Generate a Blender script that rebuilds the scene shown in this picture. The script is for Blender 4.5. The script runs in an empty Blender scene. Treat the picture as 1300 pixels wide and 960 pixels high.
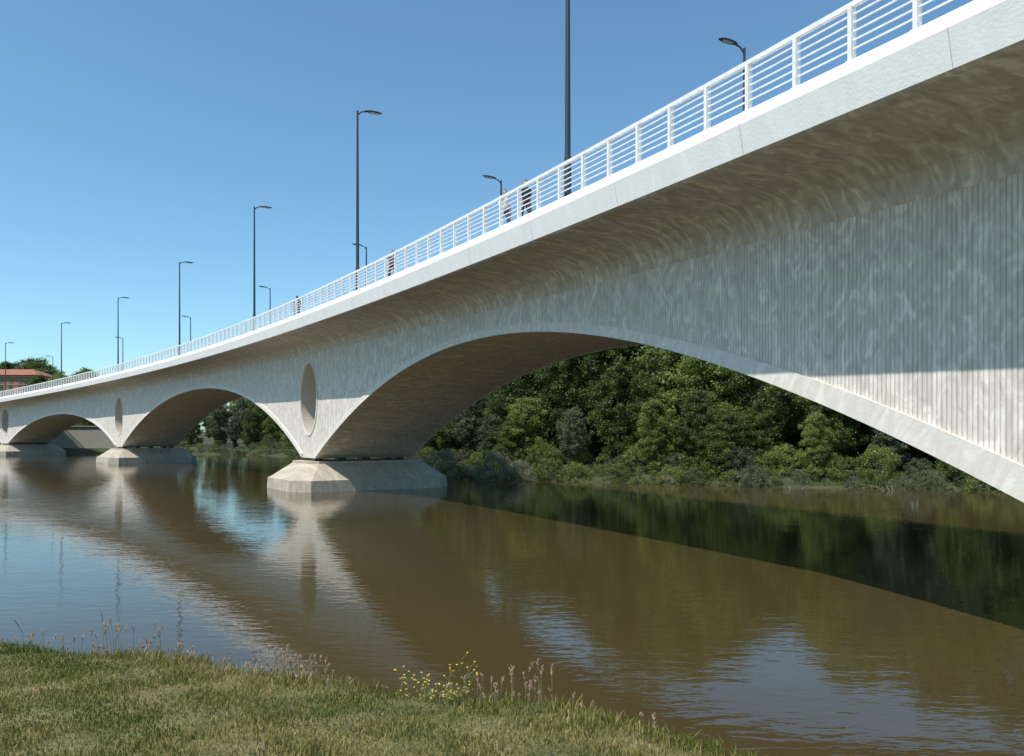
import bpy, bmesh, math, random
import numpy as np
from mathutils import Vector, Matrix
random.seed(7); rng=np.random.default_rng(7)
sc=bpy.context.scene
col=sc.collection
CAMH=4.3; F=1000.0; YH=552.0

# ---------------------------------------------------------------- materials
def newmat(name):
    m=bpy.data.materials.new(name); m.use_nodes=True
    nt=m.node_tree; b=nt.nodes['Principled BSDF']; return m,nt,b
def ramp(nt,fac,stops):
    r=nt.nodes.new('ShaderNodeValToRGB'); e=r.color_ramp.elements
    while len(e)<len(stops): e.new(0.5)
    for i,(p,c) in enumerate(stops):
        e[i].position=p; e[i].color=(c[0],c[1],c[2],1)
    nt.links.new(fac,r.inputs[0]); return r
def noise(nt,vec,scale,detail=4,rough=.55,dist=0):
    n=nt.nodes.new('ShaderNodeTexNoise'); n.inputs['Scale'].default_value=scale
    n.inputs['Detail'].default_value=detail; n.inputs['Roughness'].default_value=rough
    n.inputs['Distortion'].default_value=dist
    if vec is not None: nt.links.new(vec,n.inputs['Vector'])
    return n
def mapping(nt,src,scale,rot=0):
    m=nt.nodes.new('ShaderNodeMapping'); m.inputs['Scale'].default_value=scale; m.inputs['Rotation'].default_value=(0,0,rot)
    nt.links.new(src,m.inputs['Vector']); return m
def bump(nt,h,strength,dist,normal=None):
    b=nt.nodes.new('ShaderNodeBump'); b.inputs['Strength'].default_value=strength
    b.inputs['Distance'].default_value=dist; nt.links.new(h,b.inputs['Height'])
    if normal is not None: nt.links.new(normal,b.inputs['Normal'])
    return b
def simple(name,c,rough=.6,metal=0,var=.12,scale=6):
    m,nt,b=newmat(name)
    tc=nt.nodes.new('ShaderNodeTexCoord'); n=noise(nt,tc.outputs['Object'],scale)
    r=ramp(nt,n.outputs['Fac'],[(.3,[x*(1-var) for x in c]),(.7,[min(1,x*(1+var)) for x in c])])
    nt.links.new(r.outputs[0],b.inputs['Base Color'])
    b.inputs['Roughness'].default_value=rough; b.inputs['Metallic'].default_value=metal
    return m
def concrete(name,dark,light,ribs=False,mott=1.0,panel=0):
    m,nt,b=newmat(name)
    uv=nt.nodes.new('ShaderNodeUVMap')
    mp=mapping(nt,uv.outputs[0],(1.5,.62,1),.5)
    n1=noise(nt,mp.outputs[0],2.0*mott,4,.5,1.6)  # concrete mottle as slanted flecks, also painting water-reflected light ripples into the colour
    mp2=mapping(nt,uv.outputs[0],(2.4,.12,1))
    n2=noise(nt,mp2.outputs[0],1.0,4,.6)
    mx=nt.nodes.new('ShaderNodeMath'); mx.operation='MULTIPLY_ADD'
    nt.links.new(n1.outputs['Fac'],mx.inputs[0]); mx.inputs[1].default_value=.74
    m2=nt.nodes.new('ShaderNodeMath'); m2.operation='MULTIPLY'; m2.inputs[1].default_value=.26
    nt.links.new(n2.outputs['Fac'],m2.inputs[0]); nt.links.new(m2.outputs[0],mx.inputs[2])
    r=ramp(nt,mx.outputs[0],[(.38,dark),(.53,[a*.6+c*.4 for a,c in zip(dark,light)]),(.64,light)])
    out=r.outputs[0]
    nf=noise(nt,uv.outputs[0],14,5,.6)
    bp=bump(nt,nf.outputs['Fac'],.35,.02)
    if ribs:
        w=nt.nodes.new('ShaderNodeTexWave'); w.wave_type='BANDS'; w.bands_direction='X'; w.wave_profile='SIN'
        w.inputs['Scale'].default_value=.3142/.115; w.inputs['Distortion'].default_value=0
        nt.links.new(uv.outputs[0],w.inputs['Vector'])
        pw=nt.nodes.new('ShaderNodeMath'); pw.operation='POWER'; pw.inputs[1].default_value=.35
        nt.links.new(w.outputs['Fac'],pw.inputs[0])
        bp=bump(nt,pw.outputs[0],.8,.025,bp.outputs[0])
        rr=ramp(nt,pw.outputs[0],[(.3,(.80,.785,.765)),(.7,(1,1,1))])  # groove bottoms darkened in the colour to stand in for crevice shade
        mm=nt.nodes.new('ShaderNodeMix'); mm.data_type='RGBA'; mm.blend_type='MULTIPLY'; mm.inputs[0].default_value=1
        nt.links.new(out,mm.inputs[6]); nt.links.new(rr.outputs[0],mm.inputs[7]); out=mm.outputs[2]
    nt.links.new(out,b.inputs['Base Color']); b.inputs['Roughness'].default_value=.8
    nt.links.new(bp.outputs[0],b.inputs['Normal'])
    return m
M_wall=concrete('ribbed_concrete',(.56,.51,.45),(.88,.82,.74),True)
M_deck=concrete('white_concrete',(.80,.79,.76),(.87,.86,.83),False,.5)
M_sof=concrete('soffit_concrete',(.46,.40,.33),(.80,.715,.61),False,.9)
M_rib=concrete('arch_rib_concrete',(.62,.58,.52),(.78,.74,.68),False)
M_pier=concrete('pier_base_concrete',(.36,.31,.24),(.52,.46,.37),False)
M_white=simple('white_painted_steel',(.8,.79,.77),.45)
M_dark=simple('dark_painted_steel',(.035,.045,.05),.4)
M_glass=simple('lamp_glass',(.35,.36,.36),.2)
M_road=simple('asphalt',(.05,.05,.05),.9)
M_joint=simple('joint_seal',(.45,.45,.44),.8)

# ---------------------------------------------------------------- mesh helpers
def link(ob,parent=None):
    col.objects.link(ob)
    if parent: ob.parent=parent
    return ob
def empty(name):
    e=bpy.data.objects.new(name,None); col.objects.link(e); return e
def mesh_obj(name,v,f,mats,parent=None,mi=None,uvs=None,smooth=False,recalc=True):
    me=bpy.data.meshes.new(name); me.from_pydata([tuple(p) for p in v],[],f)
    for m in (mats if isinstance(mats,list) else [mats]): me.materials.append(m)
    if mi is not None: me.polygons.foreach_set('material_index',mi)
    if uvs is not None:
        ul=me.uv_layers.new(name='UVMap'); flat=[c for fu in uvs for p in fu for c in p]
        ul.data.foreach_set('uv',flat)
    if smooth: me.polygons.foreach_set('use_smooth',[True]*len(me.polygons))
    if recalc:
        bm=bmesh.new(); bm.from_mesh(me); bmesh.ops.recalc_face_normals(bm,faces=bm.faces); bm.to_mesh(me); bm.free()
    me.update()
    return link(bpy.data.objects.new(name,me),parent)
class MB:
    def __init__(s): s.v=[];s.f=[];s.m=[]
    def box(s,c,h,rot=0,m=0,taper=1.0):
        i=len(s.v); cs,sn=math.cos(rot),math.sin(rot)
        for dz in(-1,1):
            t=taper if dz>0 else 1
            for dx,dy in((-1,-1),(1,-1),(1,1),(-1,1)):
                x,y=dx*h[0]*t,dy*h[1]*t
                s.v.append((c[0]+x*cs-y*sn,c[1]+x*sn+y*cs,c[2]+dz*h[2]))
        for q in((0,3,2,1),(4,5,6,7),(0,1,5,4),(1,2,6,5),(2,3,7,6),(3,0,4,7)):
            s.f.append([i+k for k in q]); s.m.append(m)
    def tube(s,pts,rad,n=8,m=0,flat=1.0):
        pts=[Vector(p) for p in pts]; i=len(s.v)
        for k,p in enumerate(pts):
            d=(pts[min(k+1,len(pts)-1)]-pts[max(k-1,0)]).normalized()
            a=d.cross(Vector((0,0,1)))
            if a.length<.05: a=Vector((1,0,0))
            a.normalize(); b=a.cross(d).normalized(); r=rad[k]
            for j in range(n):
                t=2*math.pi*j/n; q=p+a*math.cos(t)*r+b*math.sin(t)*r*flat
                s.v.append(tuple(q))
        for k in range(len(pts)-1):
            for j in range(n):
                a0=i+k*n+j;a1=i+k*n+(j+1)%n
                s.f.append([a0,a1,a1+n,a0+n]); s.m.append(m)
        s.f.append([i+j for j in range(n)][::-1]); s.m.append(m)
        s.f.append([i+(len(pts)-1)*n+j for j in range(n)]); s.m.append(m)
    def obj(s,name,mats,parent=None,smooth=False):
        return mesh_obj(name,s.v,s.f,mats,parent,mi=s.m,smooth=smooth)

# ---------------------------------------------------------------- bridge alignment
TH0=math.radians(25.5); KP=math.radians(.13)
def th(s): return TH0+KP*s
def P(s,u=0.,z=0.):
    t=th(s)
    x=6.66-(math.cos(TH0)-math.cos(t))/KP; y=15.3+(math.sin(t)-math.sin(TH0))/KP
    return (x+u*math.cos(t),y+u*math.sin(t),z)
def find_s(px,u=0):
    best=None
    for k in range(-100,2600):
        s=k*.1; p=P(s,u)
        if p[1]<2: continue
        e=abs(650+F*p[0]/p[1]-px)
        if best is None or e<best[0]: best=(e,s)
    return best[1]
pts=[(1075,0),(957,70),(862,125),(786,170),(702,212),(650,242),(500,320),(455,345),(390,371),(322,402),(228,437),(150,462),(78,481),(0,497)]
S=[];Zr=[]
for x,y in pts:
    s=find_s(x); S.append(s); Zr.append((YH-y)*P(s)[1]/F+CAMH)
co=np.polyfit(S,Zr,3)
def zrail(s):
    s=max(-15,min(210,s)); return float(np.polyval(co,s))
def zd(s): return zrail(s)-1.15
PIERS=[52.6,126,190,240]
W0,W1=3.0,11.2
def arch(s):
    if s<=-9: return -1.5
    if s>=244: return -1.5
    segs=[(-3.2,51.0,24.2,4.65,-1.85,0),(54.2,124.4,89.3,5.4,-1.85,.2),(127.6,188.4,158,3.8,-1.85,.2),(191.6,243,217,3.0,-2.2,.2)]
    for a,b,c,cr,tip,q in segs:
        if (a<=s<=b) or (a<0 and s<a):
            r=(s-c)/(.5*(b-a)) if a>0 else (s-c)/26.8
            d=cr-tip
            return max(-1.5,CAMH+cr-d*((1-q)*r*r+q*r**4))
    return CAMH-1.85
ST=sorted(set([round(-34+.75*i,2) for i in range(int(300/.75))]+[51.0,54.2,124.4,127.6,188.4,191.6,-9,244]))
bridge=empty('arch_bridge')
def sweep(name,prof,stations,zb,mat,mi=None,closed=True,smooth=False):
    n=len(prof); v=[];f=[];uv=[];m=[]
    L=[0]
    for k in range(n):
        a=prof[k];b=prof[(k+1)%n]; L.append(L[-1]+math.hypot(a[0]-b[0],a[1]-b[1]))
    for s in stations:
        z0=zb(s)
        for (u,z) in prof: v.append(P(s,u,z0+z))
    for i in range(len(stations)-1):
        for k in range(n if closed else n-1):
            k2=(k+1)%n
            f.append([i*n+k,i*n+k2,(i+1)*n+k2,(i+1)*n+k])
            uv.append([(stations[i],L[k]),(stations[i],L[k+1]),(stations[i+1],L[k+1]),(stations[i+1],L[k])])
            m.append(mi[k] if mi else 0)
    if closed:
        f.append(list(range(n))[::-1]); uv.append([(0,0)]*n); m.append(0)
        e=(len(stations)-1)*n; f.append([e+k for k in range(n)]); uv.append([(0,0)]*n); m.append(0)
    return mesh_obj(name,v,f,mat,bridge,mi=m,uvs=uv,smooth=smooth)
WD=14.2
half=[(2.6,-.16),(2.6,-.02),(.3,-.02),(.3,0.),(.0,0.),(-.22,-.36),(-.08,-1.03),(.02,-1.08),(.30,-1.03),(1.9,-1.16),(2.45,-1.3),(2.8,-1.55),(2.97,-1.85),(2.992,-2.15),(3.4,-2.15)]
other=[(WD-u,z) for (u,z) in half][::-1]
prof=half+other
mi=[]
for k in range(len(prof)):
    a=prof[k];b=prof[(k+1)%len(prof)]
    zz=(a[1]+b[1])/2
    if k==len(prof)-1: mi.append(1)
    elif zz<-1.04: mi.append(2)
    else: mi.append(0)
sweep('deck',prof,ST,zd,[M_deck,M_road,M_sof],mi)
v=[];f=[];uv=[];m=[]
for s in ST:
    a=arch(s);t=zd(s)-1.75
    v+= [P(s,W0,a),P(s,W0,t),P(s,W1,t),P(s,W1,a)]
arc=0
for i in range(len(ST)-1):
    s0,s1=ST[i],ST[i+1]
    a0,a1=arch(s0),arch(s1); t0,t1=zd(s0)-1.75,zd(s1)-1.75
    arc2=arc+math.hypot(s1-s0,a1-a0)
    b=i*4;c=b+4
    f.append([b,b+1,c+1,c]); uv.append([(s0,a0),(s0,t0),(s1,t1),(s1,a1)]); m.append(0)
    f.append([b+1,b+2,c+2,c+1]); uv.append([(s0,0),(s0,8),(s1,8),(s1,0)]); m.append(0)
    f.append([b+2,b+3,c+3,c+2]); uv.append([(s0,t0),(s0,a0),(s1,a1),(s1,t1)]); m.append(0)
    f.append([b+3,b,c,c+3]); uv.append([(arc,8.2),(arc,0),(arc2,0),(arc2,8.2)]); m.append(1)
    arc=arc2
f.append([0,3,2,1]);uv.append([(0,0)]*4);m.append(0)
e=(len(ST)-1)*4
f.append([e,e+1,e+2,e+3]);uv.append([(0,0)]*4);m.append(0)
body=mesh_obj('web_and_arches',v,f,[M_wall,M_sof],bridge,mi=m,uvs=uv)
def ell(s,u,k,n,a,b,zc):
    t=2*math.pi*k/n
    return P(s+a*math.cos(t),u,zc+b*math.sin(t))
mb=MB(); n=48
for s in PIERS[:3]:
    zc=CAMH+2.9; a,b=2.0,2.85
    for (u0,u1) in ((W0-.6,W0+1.6),(W1-1.6,W1+.6)):
        i=len(mb.v)
        for u in (u0,u1):
            for k in range(n): mb.v.append(ell(s,u,k,n,a,b,zc))
        for k in range(n):
            mb.f.append([i+k,i+(k+1)%n,i+n+(k+1)%n,i+n+k]); mb.m.append(0)
        mb.f.append([i+k for k in range(n)]); mb.m.append(0)
        mb.f.append([i+n+k for k in range(n)][::-1]); mb.m.append(0)
cut=mb.obj('cutter',[M_sof])
mod=body.modifiers.new('b','BOOLEAN'); mod.object=cut; mod.operation='DIFFERENCE'; mod.solver='EXACT'
dg=bpy.context.evaluated_depsgraph_get(); dg.update()
nm=bpy.data.meshes.new_from_object(body.evaluated_get(dg)); body.modifiers.clear(); body.data=nm
bpy.data.objects.remove(cut)
mb=MB()
for s in PIERS[:3]:
    zc=CAMH+2.9;i=len(mb.v)
    for (u,g) in ((W0+.05,0.),(W0-.06,0.),(W0-.06,.16),(W0+.05,.16)):
        for k in range(n): mb.v.append(ell(s,u,k,n,1.99+g,2.84+g,zc))
    for q in range(3):
        for k in range(n):
            mb.f.append([i+q*n+k,i+q*n+(k+1)%n,i+(q+1)*n+(k+1)%n,i+(q+1)*n+k]); mb.m.append(0)
mb.obj('oval_rims',[M_rib],bridge)
for (a,b) in ((-9,51.0),(54.2,124.4),(127.6,188.4),(191.6,243)):
    st=[a+(b-a)*i/90 for i in range(91)]
    for (uo,ui) in ((W0-.08,W0+.05),(W1+.08,W1-.05)):
        v=[];f=[];uv=[]
        for k,s in enumerate(st):
            e=.05; dz=(arch(s+e)-arch(s-e))/(2*e) if a+e<s<b-e else ((arch(s+e)-arch(s))/e if s<=a+e else (arch(s)-arch(s-e))/e)
            L=math.hypot(1,dz); nx,nz=-dz/L,1/L
            w=.36+.32*max(0,min(1,(10-s)/14))
            z=arch(s)
            s2=max(a,min(b,s+nx*w)) if a>0 else min(b,s+nx*w)
            v+=[P(s,uo,z-.02),P(s2,uo,z+nz*w),P(s2,ui,z+nz*w),P(s,ui,z-.02)]
        for i in range(len(st)-1):
            for k in range(4):
                k2=(k+1)%4
                f.append([i*4+k,i*4+k2,i*4+4+k2,i*4+4+k]); uv.append([(st[i],k*.5),(st[i],k*.5+.5),(st[i+1],k*.5+.5),(st[i+1],k*.5)])
        mesh_obj('arch_rib',v,f,M_rib,bridge,uvs=uv)
for s in PIERS[:3]:
    levels=[(-2,4.5,.4,13.9,1.3),(.85,4.3,.6,13.7,1.2),(.92,4.15,.8,13.5,1.1),(2.05,2.5,2.2,12.2,.8),(2.22,2.5,2.2,12.2,.8)]
    v=[];f=[]
    for (z,hs,u0,u1,c) in levels:
        for (ds,u) in ((-hs+c,u0),(hs-c,u0),(hs,u0+c),(hs,u1-c),(hs-c,u1),(-hs+c,u1),(-hs,u1-c),(-hs,u0+c)):
            v.append(P(s+ds,u,z))
    for l in range(len(levels)-1):
        for k in range(8): f.append([l*8+k,l*8+(k+1)%8,l*8+8+(k+1)%8,l*8+8+k])
    e=(len(levels)-1)*8; f.append([e+k for k in range(8)])
    uv=[[(v[q][0]*.7+v[q][1]*.7,v[q][2]) for q in ff] for ff in f]
    mesh_obj('pier_base',v,f,M_pier,bridge,uvs=uv)
    mb=MB()
    for u in (3.6,5.6,7.6,9.6,10.7):
        p=P(s,u,2.335); mb.box(p,(.3,.6,.12),th(s))
    mb.obj('bearings',[M_dark],bridge)
mb=MB()
s=-12.3
while s<240:
    for (ua,za,ub,zb_) in ((0,0.003,-.223,-.36),(-.223,-.36,-.083,-1.03)):
        i=len(mb.v)
        for ds in (-.006,.006):
            mb.v.append(P(s+ds,ua-.003,zd(s)+za)); mb.v.append(P(s+ds,ub-.003,zd(s)+zb_))
        mb.f.append([i,i+1,i+3,i+2]); mb.m.append(0)
    s+=5.1
mb.obj('fascia_joints',[M_joint],bridge)
for side,uo in ((0,.1),(1,WD-.1)):
    for (h,r) in ((1.12,.05),(.93,.015),(.76,.015),(.59,.015),(.42,.015),(.25,.015)):
        sweep('rail',[(uo-r,h-r),(uo+r,h-r),(uo+r,h+r),(uo-r,h+r)],ST,zd,M_white)
    mb=MB(); s=-20.
    while s<245:
        p=P(s,uo,zd(s)+.55); mb.box(p,(.07,.045,.55),th(s))
        p=P(s,uo,zd(s)+.012); mb.box(p,(.095,.08,.011),th(s))
        s+=1.44
    mb.obj('railing_posts',[M_white],bridge)

# ---------------------------------------------------------------- lamps
def lamp_mesh():
    mb=MB(); H=10.4
    mb.tube([(0,0,0),(0,0,1.6),(0,0,1.62),(0,0,H)],[.12,.12,.1,.06],12)
    mb.box((0,0,.02),(.2,.2,.02))
    mb.tube([(0,0,H-.25),(.25,0,H-.02),(.6,0,H+.06)],[.04,.04,.04],8)
    i=len(mb.v)
    xs=[.45,.6,.9,1.3,1.5,1.55]; ws=[.05,.14,.19,.17,.1,.02]; hs=[.05,.07,.09,.07,.04,.02]
    for x,w,h in zip(xs,ws,hs):
        for k in range(10):
            t=2*math.pi*k/10; zz=math.sin(t)*h; zz=zz if zz>0 else zz*.35
            mb.v.append((x,math.cos(t)*w,H+.07+zz+.03*(x-.45)))
    for q in range(len(xs)-1):
        for k in range(10):
            mb.f.append([i+q*10+k,i+q*10+(k+1)%10,i+q*10+10+(k+1)%10,i+q*10+10+k]); mb.m.append(0)
    mb.box((1.05,0,H+.04),(.28,.11,.02),m=1)
    return mb
base=None
def put_lamp(s,u,flip,hs=1):
    global base
    if base is None:
        o=lamp_mesh().obj('street_lamp',[M_dark,M_glass]); base=o
    else:
        o=bpy.data.objects.new('street_lamp',base.data); link(o)
    o.location=P(s,u,zd(s)-.02); o.rotation_euler=(0,0,th(s)+(math.pi if flip else 0)); o.scale=(1,1,hs)
for px in (720,454,323,228,150,78,7): put_lamp(find_s(px,.7),.7,False,1.06)
put_lamp(-12,.7,False)
for px in (945,636,465,343,242,156,67): put_lamp(find_s(px,WD-.9),WD-.9,True,.98)

# ---------------------------------------------------------------- terrain
FAR=[(1600,200),(400,75),(120,60),(60,60),(36,60),(15,67),(-2,76),(-8,84),(-14,100),(-30,140),(-55,168),(-75,176),(-110,180),(-160,186),(-400,230),(-1600,500)]
NEAR=[(-1600,560),(-300,108),(-40,19.2),(-4.7,7.2),(-.88,5.9),(.2,5.5),(1.0,4.95),(1.7,4.1),(3.0,3.2),(6,3.8),(9,7),(12.5,9.5),(18,12.5),(30,18),(100,28),(400,30),(1600,60)]
def sdist(X,Y,pl):
    best=np.full(X.shape,1e9); sg=np.zeros(X.shape)
    for (ax,ay),(bx,by) in zip(pl[:-1],pl[1:]):
        dx,dy=bx-ax,by-ay; L2=dx*dx+dy*dy
        t=np.clip(((X-ax)*dx+(Y-ay)*dy)/L2,0,1)
        px,py=ax+t*dx,ay+t*dy; d=np.hypot(X-px,Y-py)
        cr=dx*(Y-ay)-dy*(X-ax)
        m=d<best-1e-9; best=np.where(m,d,best); sg=np.where(m,np.sign(cr),sg)
    return best*sg
def hfar(X,Y):
    d=-sdist(X,Y,FAR)
    d=d+.5*np.sin(X*.35)+.4*np.sin(Y*.5+X*.21)
    return np.where(d>0,np.minimum(d*.35,1.1)+np.clip(d-3,0,60)*.03+np.clip(d-60,0,400)*.01,np.maximum(d*.4,-2.5))
def hnear(X,Y):
    d=-sdist(X,Y,NEAR)
    d=d+.10*np.sin(X*1.7)+.07*np.sin(X*4.1+1)
    return np.where(d>0,2.40+.4*(1-np.exp(-d/4)),np.maximum(2.40+d*.75-.25*np.exp(-np.abs(d+1)),-2.5))
def grid(name,xs,ys,hf,mat,dz=0):
    X,Y=np.meshgrid(xs,ys); Z=hf(X,Y)+dz
    v=np.stack([X.ravel(),Y.ravel(),Z.ravel()],1).tolist(); nx=len(xs);ny=len(ys)
    f=[[j*nx+i,j*nx+i+1,(j+1)*nx+i+1,(j+1)*nx+i] for j in range(ny-1) for i in range(nx-1)]
    return mesh_obj(name,v,f,mat,smooth=True,recalc=False)
def ground_mat(name,c1,c2,c3,sc_=.6):
    m,nt,b=newmat(name); tc=nt.nodes.new('ShaderNodeTexCoord')
    n=noise(nt,tc.outputs['Object'],sc_,8,.65)
    r=ramp(nt,n.outputs['Fac'],[(.35,c1),(.5,c2),(.68,c3)])
    nt.links.new(r.outputs[0],b.inputs['Base Color']); b.inputs['Roughness'].default_value=.95
    n2=noise(nt,tc.outputs['Object'],sc_*12,5); bp=bump(nt,n2.outputs['Fac'],.7,.06); nt.links.new(bp.outputs[0],b.inputs['Normal'])
    return m
M_ground=ground_mat('bank_ground',(.03,.045,.015),(.05,.06,.022),(.09,.08,.04),.25)
M_gbank=ground_mat('grass_soil',(.07,.08,.02),(.15,.14,.05),(.24,.19,.10),2.5)
xs=np.concatenate([np.linspace(-1800,-260,30)[:-1],np.arange(-260,140,2.),np.linspace(140,1800,30)])
ys=np.concatenate([np.linspace(-1500,-40,15)[:-1],np.arange(-40,260,2.),np.linspace(260,3500,40)])
def hall(X,Y):
    hn=hnear(X,Y); inn=((np.abs(X)<14)&(np.abs(Y)<14))
    return np.maximum(hfar(X,Y),np.where(inn,np.minimum(hn-.5,1.2),hn))
grid('ground',xs,ys,hall,M_ground)
grid('grass_bank',np.arange(-14,12,.12),np.arange(-6,13,.12),lambda X,Y:hnear(X,Y)+.015*np.sin(X*7)*np.sin(Y*6),M_gbank)

# water
m,nt,b=newmat('river_water')
tc=nt.nodes.new('ShaderNodeTexCoord')
mp=mapping(nt,tc.outputs['Object'],(.8,1.9,1),.12)
n1=noise(nt,mp.outputs[0],1.9,2,.45,.3); n2=noise(nt,mp.outputs[0],.3,2,.5); n3=noise(nt,mp.outputs[0],5.5,2,.5)
nw=noise(nt,tc.outputs['Object'],.06,3,.6,.8)
rw=ramp(nt,nw.outputs['Fac'],[(.38,(.35,.35,.35)),(.65,(1,1,1))])
b1=bump(nt,n2.outputs['Fac'],.14,.06); b2=bump(nt,n1.outputs['Fac'],.3,.022,b1.outputs[0]); b3=bump(nt,n3.outputs['Fac'],.3,.004,b2.outputs[0])
ms=nt.nodes.new('ShaderNodeMath'); ms.operation='MULTIPLY'; ms.inputs[1].default_value=.42
nt.links.new(rw.outputs[0],ms.inputs[0]); nt.links.new(ms.outputs[0],b2.inputs['Strength'])
nt.links.new(b3.outputs[0],b.inputs['Normal'])
n4=noise(nt,tc.outputs['Object'],.05,3)
r=ramp(nt,n4.outputs['Fac'],[(.3,(.052,.038,.015)),(.7,(.066,.048,.02))]); nt.links.new(r.outputs[0],b.inputs['Base Color'])
b.inputs['Roughness'].default_value=.01; b.inputs['IOR'].default_value=1.38
mesh_obj('river_water',[(-1800,-300,0),(1800,-300,0),(1800,1500,0),(-1800,1500,0)],[[0,1,2,3]],m,recalc=False)

# ---------------------------------------------------------------- foliage
def leafmat(name,dark,mid,light):
    m,nt,b=newmat(name)
    at=nt.nodes.new('ShaderNodeAttribute'); at.attribute_name='tint'
    oi=nt.nodes.new('ShaderNodeObjectInfo')
    ad=nt.nodes.new('ShaderNodeMath'); ad.operation='MULTIPLY_ADD'; nt.links.new(oi.outputs['Random'],ad.inputs[0]); ad.inputs[1].default_value=.5
    nt.links.new(at.outputs['Fac'],ad.inputs[2])
    r=ramp(nt,ad.outputs[0],[(.1,dark),(.55,mid),(1.0,light)])
    nt.links.new(r.outputs[0],b.inputs['Base Color']); b.inputs['Roughness'].default_value=.55
    tr=nt.nodes.new('ShaderNodeBsdfTranslucent'); nt.links.new(r.outputs[0],tr.inputs[0])
    mx=nt.nodes.new('ShaderNodeMixShader'); mx.inputs[0].default_value=.4
    nt.links.new(b.outputs[0],mx.inputs[1]); nt.links.new(tr.outputs[0],mx.inputs[2])
    nt.links.new(mx.outputs[0],nt.nodes['Material Output'].inputs[0]); return m
M_leaf=leafmat('tree_leaves',(.035,.06,.015),(.085,.13,.028),(.18,.23,.055))
M_leafb=leafmat('alder_leaves',(.06,.09,.02),(.14,.20,.04),(.27,.32,.08))
M_leafc=leafmat('poplar_leaves',(.05,.07,.035),(.11,.14,.07),(.20,.23,.13))
M_leaf2=leafmat('willow_leaves',(.14,.16,.09),(.24,.26,.16),(.36,.38,.24))
M_bark=simple('bark',(.16,.14,.11),.9,0,.3,8)
def leaves(cl,nper,size,r_):
    C=[];T=[]
    for c,rad in cl:
        k=int(nper*rad*rad)
        p=r_.normal(size=(k,3))*rad*.52
        st=r_.normal(size=3)*.35
        p=p+np.outer(p[:,0]/rad,st)*rad*.8
        p[:,2]*=.75; T.append(np.clip(r_.normal(.12+.5*r_.random(),.15,k)+.16*p[:,2]/rad,0,1))
        C.append(p+np.array(c))
    C=np.concatenate(C);T=np.concatenate(T);k=len(C)
    ok=C[:,2]>-.1; C,T=C[ok],T[ok]; k=len(C)
    a=r_.normal(size=(k,3)); a/=np.linalg.norm(a,axis=1)[:,None]
    b=np.cross(a,r_.normal(size=(k,3))); b/=np.linalg.norm(b,axis=1)[:,None]
    sz=size*(.5+.9*r_.random(k))[:,None]
    V=np.stack([C-a*sz,C+b*sz*.5,C+a*sz,C-b*sz*.5],1).reshape(-1,3)
    return V,T
def plant_mesh(name,seed,H,R,base_h,nclump,nper,size,mat,trunk=True,peak=.38):
    r_=np.random.default_rng(seed); mb=MB(); cl=[]
    lob=r_.random(3)*6.28
    if trunk:
        lean=r_.normal(0,.5,2)
        tp=[(0,0,-.5),(lean[0]*.3,lean[1]*.3,H*.35),(lean[0]*.7,lean[1]*.7,H*.65),(lean[0],lean[1],H*.92)]
        mb.tube(tp,[.24,.17,.1,.03],7)
        for k in range(12):
            h=H*(.15+.7*k/12); a=k*2.4+r_.random(); L=R*(.7+.5*r_.random())*(1-.45*k/12)
            o=Vector((lean[0]*h/H,lean[1]*h/H,h))
            e=o+Vector((math.cos(a)*L,math.sin(a)*L,L*.6)); md=(o+e)/2+Vector((0,0,-.2))
            mb.tube([o,md,e],[.08,.05,.015],5); cl.append((tuple(e),R*.2))
    else:
        for k in range(6):
            a=k*1.05; mb.tube([(0,0,-.3),(math.cos(a)*R*.3,math.sin(a)*R*.3,H*.4),(math.cos(a)*R*.6,math.sin(a)*R*.6,H*.8)],[.04,.03,.01],5)
    for k in range(nclump):
        h=base_h+(H-base_h)*r_.random()
        f_=(h-base_h)/(H-base_h); rad=R*math.sqrt(max(.04,1-((f_-peak)/(1.02-peak))**2))
        a=r_.random()*6.283; rad*=1+.22*math.sin(2*a+lob[0])+.18*math.sin(3*a+lob[1]+f_*4)
        q=rad*math.sqrt(.1+.9*r_.random())*.92
        cl.append(((math.cos(a)*q,math.sin(a)*q,h),R*(.08+.14*r_.random())))
    V,T=leaves(cl,nper,size,r_)
    nv=len(mb.v); nf=len(mb.f)
    me=bpy.data.meshes.new(name)
    vv=[tuple(p) for p in mb.v]+V.tolist()
    ff=mb.f+[[nv+4*i,nv+4*i+1,nv+4*i+2,nv+4*i+3] for i in range(len(T))]
    me.from_pydata(vv,[],ff); me.materials.append(M_bark); me.materials.append(mat)
    me.polygons.foreach_set('material_index',[0]*nf+[1]*len(T))
    at=me.attributes.new('tint','FLOAT','FACE'); at.data.foreach_set('value',np.concatenate([np.zeros(nf),T]).astype(np.float32))
    me.update(); return me
TM=[plant_mesh('tree_mesh',10+i,12.5+i*.3,3.4+.3*(i%3),.8,200,420,.14,(M_leaf,M_leaf,M_leafb,M_leafc,M_leafb,M_leaf)[i],peak=(.38,.5,.3,.6,.35,.55)[i]) for i in range(6)]
BM=[plant_mesh('bush_mesh',40+i,2.6,2.0,.0,70,700,.07,(M_leaf,M_leafb,M_leafc)[i],False,.25) for i in range(3)]
WM=plant_mesh('willow_mesh',60,2.6,2.3,.0,80,700,.06,M_leaf2,False,.25)
def put(name,me,x,y,s=1.,sz=None,dz=0):
    z=float(np.maximum(hfar(np.array([x]),np.array([y])),-.1)[0])
    o=bpy.data.objects.new(name,me); link(o); o.location=(x,y,z+dz); o.rotation_euler=(0,0,random.random()*6.28)
    o.scale=(s,s,(sz or s)); return o
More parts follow.
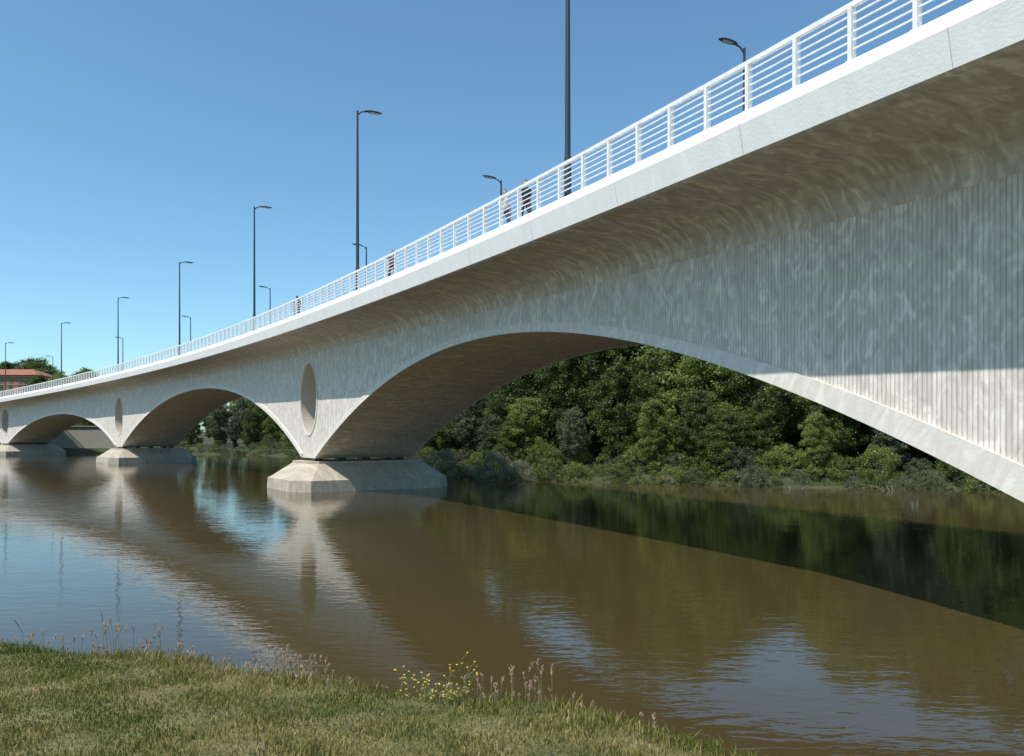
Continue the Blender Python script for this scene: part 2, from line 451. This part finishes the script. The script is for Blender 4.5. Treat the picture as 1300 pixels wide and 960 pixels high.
def along(pl,step,off,jit):
    out=[]
    for (ax,ay),(bx,by) in zip(pl[:-1],pl[1:]):
        L=math.hypot(bx-ax,by-ay); dx,dy=(bx-ax)/L,(by-ay)/L; nx,ny=dy,-dx
        k=0
        while k*step<L:
            t=k*step; out.append((ax+dx*t+nx*off+random.uniform(-jit,jit),ay+dy*t+ny*off+random.uniform(-jit,jit))); k+=1
    return out
line=[(60,60),(36,60),(15,67),(-2,76),(-8,84)]
for off,st_,sc0 in ((3.5,5.5,.48),(8,5,.85),(14,5.5,1.2),(22,6.5,1.6)):
    for (x,y) in along(line,st_,off,1.6):
        s=sc0*random.uniform(.72,1.15)
        put('riverside_tree',random.choice(TM),x,y,s*1.05,s*random.uniform(.9,1.12))
for (x,y) in along(line,1.5,.6,.7): put('bush',random.choice(BM),x,y,random.uniform(.35,.8),dz=-.3)
for (x,y) in along(line,2.2,2.4,.9): put('bush',random.choice(BM),x,y,random.uniform(.6,1.1),dz=-.25)
line2=[(-9,88),(-14,100),(-30,140),(-55,168),(-75,176)]
for off,st_,sc0 in ((5,5.5,.8),(12,6,1.15),(22,8,1.4)):
    for (x,y) in along(line2,st_,off,1.5):
        if x<-64 and off<10: continue
        s=sc0*random.uniform(.8,1.15)*(1. if y<125 else .82); put('riverside_tree',random.choice(TM),x,y,s)
for (x,y) in along(line2,3,.8,1): put('bush',random.choice(BM),x,y,random.uniform(.6,1.1),dz=-.2)
for (x,y) in ((-78,190),(-84,193),(-72,195),(-90,196),(-82,201),(-76,204)): put('riverside_tree',random.choice(TM),x,y,random.uniform(.55,.75))
put('willow_bush',WM,-1.6,73.2,1.2,1.05,dz=-.3); put('willow_bush',WM,.6,72.6,.8,dz=-.3); put('willow_bush',WM,-6.8,80,1.1,dz=-.3)
for (x,y,s) in ((-216,326,2.35),(-208,325,2.4),(-201,326,2.3),(-194,322,2.2),(-178,296,1.75),(-171,298,1.72),(-160,296,1.85),(-166,300,1.65),(-152,296,1.6),(-143,290,1.5),(-135,296,1.45),(-187,318,2.1)):
    put('distant_tree',random.choice(TM),x,y,s)
for i in range(30):
    put('distant_tree',random.choice(TM),-130+i*9+random.uniform(-3,3),250+random.uniform(-15,25),random.uniform(.8,1.1))
mb=MB()
for k in range(9):
    t=random.random()
    x=18+16*t+random.uniform(-1,1); y=64.4-(x-15)*.3
    a=random.uniform(0,6.28); L=random.uniform(.8,2.2)
    mb.tube([(x,y,0),(x+math.cos(a)*L*.5,y+math.sin(a)*L*.3,.2+random.random()*.2),(x+math.cos(a)*L,y+math.sin(a)*L*.5,.1+random.random()*.5)],[.04,.03,.01],5)
mb.obj('driftwood_branches',[simple('dead_wood',(.16,.13,.10),.9)])

# ---------------------------------------------------------------- left side building and river wall
def brick_building():
    e=empty('brick_building')
    Mb=simple('brick_facade',(.36,.15,.08),.9,0,.2,2); Mr=simple('roof_tiles',(.30,.12,.07),.9)
    Mw=simple('window_glass',(.03,.04,.05),.1); Mt=simple('pale_trim',(.5,.45,.38),.8)
    x0,x1,y0,y1,z1=-232,-181.5,300,314,27
    mb=MB(); mb.box(((x0+x1)/2,(y0+y1)/2,z1/2),((x1-x0)/2,(y1-y0)/2,z1/2)); mb.obj('walls',[Mb],e)
    v=[(x0-1,y0-1,z1),(x1+1,y0-1,z1),(x1+1,y1+1,z1),(x0-1,y1+1,z1),(x0+5,(y0+y1)/2,z1+2.8),(x1-5,(y0+y1)/2,z1+2.8)]
    mesh_obj('roof',v,[[0,1,5,4],[1,2,5],[2,3,4,5],[3,0,4],[3,2,1,0]],Mr,e)
    mb=MB();mt=MB()
    for fl in range(8):
        z=4+fl*3
        for k in range(14):
            x=x0+2+k*3.55; mb.box((x,y0-.02,z),(.7,.08,.85)); mt.box((x,y0-.06,z-1.0),(.85,.12,.07))
        mt.box(((x0+x1)/2,y0-.05,z+1.45),((x1-x0)/2,.1,.08))
    mb.obj('windows',[Mw],e); mt.obj('sills_and_bands',[Mt],e)
brick_building()
mb=MB(); mb.box((-112,184.5,3.0),(20,.6,3.2),.02); mb.box((-112,184.4,6.28),(20.2,.8,.1),.02); mb.box((-112,192,5.2),(22,6,.1),.02)
mb.obj('river_wall',[simple('wall_render',(.33,.31,.26),.85)])

# ---------------------------------------------------------------- people
skin=simple('skin',(.5,.3,.2),.5)
lips=simple('lips',(.35,.12,.1))
def person(s,u,face,shirt,pants,hair,ph=0.):
    e=empty('pedestrian')
    V={};R={}
    def J(n_,p,r): V[n_]=Vector(p); R[n_]=r
    st=.28
    J('pel',(0,0,.95),(.16,.14)); J('bel',(0,0,1.1),(.16,.13)); J('che',(.01,0,1.3),(.19,.14)); J('shc',(0,0,1.43),(.14,.1)); J('nk',(.01,0,1.5),(.055,.055))
    chains=[['pel','bel','che','shc','nk']]
    for sd,g in ((1,1),(-1,-1)):
        a=f'{sd}'
        fx=st*g*(1 if ph==0 else .8)
        J('hip'+a,(0,.09*sd,.9),(.105,.105)); J('kn'+a,(fx*.55+.04,.1*sd,.5),(.075,.075)); J('an'+a,(fx,.1*sd,.1),(.05,.05))
        chains.append(['pel','hip'+a,'kn'+a,'an'+a])
        J('sh'+a,(0,.2*sd,1.42),(.07,.07)); J('el'+a,(-fx*.4,.26*sd,1.13),(.05,.05)); J('wr'+a,(-fx*.6+.1,.27*sd,.88),(.032,.032))
        chains.append(['shc','sh'+a,'el'+a,'wr'+a])
    def skinned(name,chs,mat,sub=1):
        names=[];ed=[]
        for c in chs:
            for q in c:
                if q not in names: names.append(q)
            for p_,q_ in zip(c[:-1],c[1:]): ed.append((names.index(p_),names.index(q_)))
        me=bpy.data.meshes.new(name); me.from_pydata([V[q] for q in names],ed,[]); me.materials.append(mat)
        o=link(bpy.data.objects.new(name,me),e)
        o.modifiers.new('skin','SKIN')
        if not me.skin_vertices:
            bm=bmesh.new(); bm.from_mesh(me); bm.verts.layers.skin.verify(); bm.to_mesh(me); bm.free()
        for i,q in enumerate(names):
            me.skin_vertices[0].data[i].radius=R[q] if isinstance(R[q],tuple) else (R[q],R[q])
        me.skin_vertices[0].data[0].use_root=True
        o.modifiers.new('sub','SUBSURF').levels=sub; o.modifiers['sub'].render_levels=sub
        me.update(); return o
    body_=skinned('clothed_body',chains,shirt,2)
    dg=bpy.context.evaluated_depsgraph_get(); me=bpy.data.meshes.new_from_object(body_.evaluated_get(dg)); body_.modifiers.clear(); body_.data=me
    me.materials.clear()
    for q in (shirt,pants,skin): me.materials.append(q)
    for p in me.polygons:
        c=p.center; p.material_index=1 if (c.z<.98 and abs(c.y)<.2 and not(c.z>.8 and abs(c.y)>.19)) else (2 if c.z>1.5 or (abs(c.y)>.2 and c.z<1.16) else 0); p.use_smooth=True
    for sd in (1,-1):
        a=f'{sd}'; w=V['wr'+a]
        J('pa'+a,w+Vector((.01,0,-.08)),(.018,.035)); hand=[['wr'+a,'pa'+a]]
        for k,(dy,L) in enumerate(((-.03,.075),(-.01,.085),(.01,.08),(.03,.06))):
            n0,n1,n2=f'f{k}a{a}',f'f{k}b{a}',f'f{k}c{a}'
            J(n0,w+Vector((.012,dy,-.09)),.009); J(n1,w+Vector((.022,dy*1.1,-.09-L*.5)),.009); J(n2,w+Vector((.04,dy*1.1,-.09-L*.9)),.008)
            hand.append(['pa'+a,n0,n1,n2])
        J('t1'+a,w+Vector((.04,-.02*sd,-.06)),.01); J('t2'+a,w+Vector((.055,-.025*sd,-.1)),.009); hand.append(['pa'+a,'t1'+a,'t2'+a])
        skinned('hand',hand,skin,1)
        mbs=MB(); an=V['an'+a]
        mbs.tube([an+Vector((-.07,0,-.05)),an+Vector((0,0,-.045)),an+Vector((.1,0,-.065)),an+Vector((.19,0,-.075))],[.04,.05,.045,.025],8,flat=.9)
        mbs.obj('shoe',[M_dark],e,smooth=True)
    bm=bmesh.new(); bmesh.ops.create_uvsphere(bm,u_segments=20,v_segments=14,radius=.1)
    for v_ in bm.verts:
        c=v_.co; c.z*=1.2; c.y*=.8
        if c.z<0 : c.y*=1-.9*abs(c.z); c.x+=.01
        if c.x>.085 and abs(c.y)<.02 and -.03<c.z<.015: c.x+=.02
    me=bpy.data.meshes.new('head'); bm.to_mesh(me); bm.free(); me.materials.append(skin); me.materials.append(hair)
    for p in me.polygons:
        p.use_smooth=True; c=p.center
        p.material_index=1 if (c.z>.06 or (c.x<-.01 and c.z>-.05)) else 0
    h=link(bpy.data.objects.new('head',me),e); h.location=(.02,0,1.63)
    mf=MB()
    for sd in (1,-1):
        mf.box((.108,.03*sd,1.635),(.006,.012,.006)); mf.box((.015,.083*sd,1.62),(.015,.008,.028),m=1)
    mf.box((.112,0,1.57),(.004,.022,.004),m=2)
    mf.obj('face_features',[M_dark,skin,lips],e)
    e.location=P(s,u,zd(s)-.02+.01); e.rotation_euler=(0,0,face); e.scale=(1.04,1.04,1.04)
cl_w=simple('white_shirt',(.7,.68,.66),.8); cl_d=simple('dark_clothes',(.03,.035,.05),.8); cl_b=simple('blue_jeans',(.06,.08,.14),.8); cl_g=simple('grey_shirt',(.12,.12,.13),.8); hairm=simple('dark_hair',(.03,.02,.015),.6)
sA=find_s(666,.9);sB=find_s(640,.8);sC=find_s(498,.9);sD=find_s(377,.9)
person(sA,.9,th(sA)-math.pi/2,cl_d,cl_d,hairm)
person(sB,.8,th(sB)-math.pi/2,cl_w,cl_b,hairm,1)
person(sC,.9,th(sC)-math.pi/2,cl_g,cl_d,hairm)
person(sD,.9,th(sD)+math.pi/2,cl_d,cl_b,hairm,1)

# ---------------------------------------------------------------- grass and wild plants
def grassmat():
    m,nt,b=newmat('grass_blades'); at=nt.nodes.new('ShaderNodeAttribute'); at.attribute_name='tint'
    r=ramp(nt,at.outputs['Fac'],[(.0,(.07,.11,.018)),(.4,(.17,.19,.035)),(.7,(.34,.28,.09)),(1,(.48,.38,.19))])
    nt.links.new(r.outputs[0],b.inputs['Base Color']); b.inputs['Roughness'].default_value=.6
    tr=nt.nodes.new('ShaderNodeBsdfTranslucent'); nt.links.new(r.outputs[0],tr.inputs[0])
    mx=nt.nodes.new('ShaderNodeMixShader'); mx.inputs[0].default_value=.3
    nt.links.new(b.outputs[0],mx.inputs[1]); nt.links.new(tr.outputs[0],mx.inputs[2])
    nt.links.new(mx.outputs[0],nt.nodes['Material Output'].inputs[0]); return m
Mg=grassmat()
def blades(name,X,Y,H,T,W=.004):
    k=len(X); Z=hnear(X,Y); a=rng.random(k)*6.283; ln=rng.random(k)*1.0*H; b2=rng.random(k)*6.283
    wx,wy=np.cos(a)*W,np.sin(a)*W; lx,ly=np.cos(b2)*ln,np.sin(b2)*ln
    V=np.stack([np.stack([X-wx,Y-wy,Z-.02],1),np.stack([X+wx,Y+wy,Z-.02],1),
        np.stack([X+wx*.7+lx*.35,Y+wy*.7+ly*.35,Z+H*.55],1),np.stack([X-wx*.7+lx*.35,Y-wy*.7+ly*.35,Z+H*.55],1),np.stack([X+lx,Y+ly,Z+H],1)],1).reshape(-1,3)
    f=[]
    for i in range(k): f.append([5*i,5*i+1,5*i+2,5*i+3]); f.append([5*i+3,5*i+2,5*i+4])
    me=bpy.data.meshes.new(name); me.from_pydata(V.tolist(),[],f); me.materials.append(Mg)
    at=me.attributes.new('tint','FLOAT','FACE'); at.data.foreach_set('value',np.repeat(T,2).astype(np.float32)); me.update()
    return link(bpy.data.objects.new(name,me))
k=210000
X=rng.uniform(-7.5,3.5,k);Y=rng.uniform(3.2,9.2,k)
d=-sdist(X,Y,NEAR); keep=(d>-1.0)&(np.abs(X/Y)<.8)&(d<4.0); X,Y,d=X[keep],Y[keep],d[keep]
pat=.5+.5*np.sin(X*2.1+np.sin(Y*3))*np.sin(Y*2.7+X)
pat2=.5+.5*np.sin(X*5.3+2*np.sin(Y*4.1))*np.sin(Y*6.1-X*2)
H=.015+.025*rng.random(len(X))+.06*(d<.2)*rng.random(len(X))**2+.035*pat*pat2*rng.random(len(X))
tf=rng.uniform(-5.5,1.2,60); tg=rng.uniform(3.6,8,60)
for a_,b_ in zip(tf,tg):
    r2=np.hypot(X-a_,Y-b_); H+=.05*np.exp(-(r2/.09)**2)*rng.random(len(X))
T=np.clip(rng.normal(.45,.2,len(X))+.4*(pat-.5)-.3*(pat2-.5),0,1)
blades('lawn_grass',X,Y,H,T)
Mstalk=simple('dry_stalk',(.24,.22,.1),.8); Mseed=simple('seed_head',(.38,.27,.2),.9); Myel=simple('yellow_petals',(.75,.6,.05),.6); Mgr=simple('green_stem',(.12,.17,.04),.7)
def hz(x,y): return float(hnear(np.array([x]),np.array([y]))[0])
mb=MB()
def stalk(x,y,h):
    z=hz(x,y); a=random.uniform(0,6.28); l=h*random.uniform(.05,.3)
    p=[(x,y,z-.03),(x+math.cos(a)*l*.3,y+math.sin(a)*l*.3,z+h*.6),(x+math.cos(a)*l,y+math.sin(a)*l,z+h)]
    mb.tube(p,[.0024,.002,.0012],4)
    for j in range(10):
        t=j/10; c=[p[1][i]+(p[2][i]-p[1][i])*(.45+.55*t) for i in range(3)]
        b_=random.uniform(0,6.28); mb.tube([c,(c[0]+math.cos(b_)*.014,c[1]+math.sin(b_)*.014,c[2]+.018)],[.0034,.0008],4,m=1)
def crest(x):
    for (ax,ay),(bx,by) in zip(NEAR[:-1],NEAR[1:]):
        if ax<=x<=bx: return ay+(by-ay)*(x-ax)/(bx-ax)
for k in range(150):
    x=random.uniform(-5.5,1.0); stalk(x,crest(x)-random.uniform(-.25,.25),random.uniform(.06,.2))
for cx,nn,hh in ((-3.45,9,.42),(-3.1,6,.3),(-1.85,34,.24),(-1.6,22,.2),(.15,12,.3),(-4.3,5,.25),(-2.7,6,.2),(-.2,10,.2)):
    for k in range(nn):
        x=cx+random.gauss(0,.09); stalk(x,crest(x)-.05+random.uniform(-.1,.1),hh*random.uniform(.5,1.1))
mb.obj('seed_grass',[Mstalk,Mseed])
mb=MB()
for k in range(22):
    x=-.52+random.gauss(0,.16); y=crest(x)-.05+random.uniform(-.1,.1); z=hz(x,y); h=random.uniform(.12,.40)
    top=(x+random.uniform(-.14,.14),y+random.uniform(-.05,.05),z+h)
    mb.tube([(x,y,z-.02),((x+top[0])/2+.01,(y+top[1])/2,z+h*.55),top],[.0035,.0025,.0015],5)
    for j in range(8):
        t=random.uniform(.3,1); c=(x+(top[0]-x)*t,y+(top[1]-y)*t,z+h*t); a=random.uniform(0,6.28); L=random.uniform(.03,.08)
        e_=(c[0]+math.cos(a)*L,c[1]+math.sin(a)*L,c[2]+L*.7); mb.tube([c,e_],[.002,.001],4)
        if t>.5:
            for q in range(5):
                b_=q*1.257+a; w=.007
                i=len(mb.v); mb.v+=[e_,(e_[0]+math.cos(b_-.5)*w,e_[1]+math.sin(b_-.5)*w,e_[2]+.006),(e_[0]+math.cos(b_)*w*1.5,e_[1]+math.sin(b_)*w*1.5,e_[2]+.008),(e_[0]+math.cos(b_+.5)*w,e_[1]+math.sin(b_+.5)*w,e_[2]+.004)]
                mb.f.append([i,i+1,i+2,i+3]); mb.m.append(1)
        else:
            i=len(mb.v); w=.008; mb.v+=[c,(e_[0],e_[1]+w,e_[2]),(e_[0]+math.cos(a)*.03,e_[1]+math.sin(a)*.03,e_[2]),(e_[0],e_[1]-w,e_[2])]; mb.f.append([i,i+1,i+2,i+3]); mb.m.append(0)
mb.obj('yellow_wildflower',[Mgr,Myel])

# ---------------------------------------------------------------- light, sky, camera
el=math.radians(57.5); hv=Vector((-.8,-.6)).normalized()
sv=Vector((hv.x*math.cos(el),hv.y*math.cos(el),math.sin(el)))
sd=bpy.data.lights.new('sun','SUN'); sd.energy=5.0; sd.angle=math.radians(.5); sd.color=(1,.935,.85)
so=link(bpy.data.objects.new('sun',sd)); so.rotation_euler=sv.to_track_quat('Z','Y').to_euler(); so.location=(-20,-20,40)
w=bpy.data.worlds.new('World'); sc.world=w; w.use_nodes=True; nt=w.node_tree
sky=nt.nodes.new('ShaderNodeTexSky'); sky.sky_type='NISHITA'; sky.sun_disc=False; sky.sun_elevation=el; sky.sun_rotation=math.atan2(hv.x,hv.y)%(2*math.pi)
sky.air_density=1.0; sky.dust_density=.9; sky.ozone_density=1.5; sky.altitude=600
mm=nt.nodes.new('ShaderNodeMix'); mm.data_type='RGBA'; mm.blend_type='MULTIPLY'; mm.inputs[0].default_value=1; mm.inputs[7].default_value=(.90,1.22,1.25,1)
nt.links.new(sky.outputs[0],mm.inputs[6])
nt.links.new(mm.outputs[2],nt.nodes['Background'].inputs[0]); nt.nodes['Background'].inputs[1].default_value=.14
cd=bpy.data.cameras.new('camera'); cam=link(bpy.data.objects.new('camera',cd)); cam.location=(0,0,CAMH); cam.rotation_euler=(math.pi/2,0,0)
cd.sensor_width=36; cd.lens=36*F/1300; cd.shift_y=(YH-480)/1300; cd.clip_end=6000; cd.clip_start=.05
sc.camera=cam
sc.view_settings.view_transform='Standard'; sc.view_settings.look='None'; sc.view_settings.exposure=0
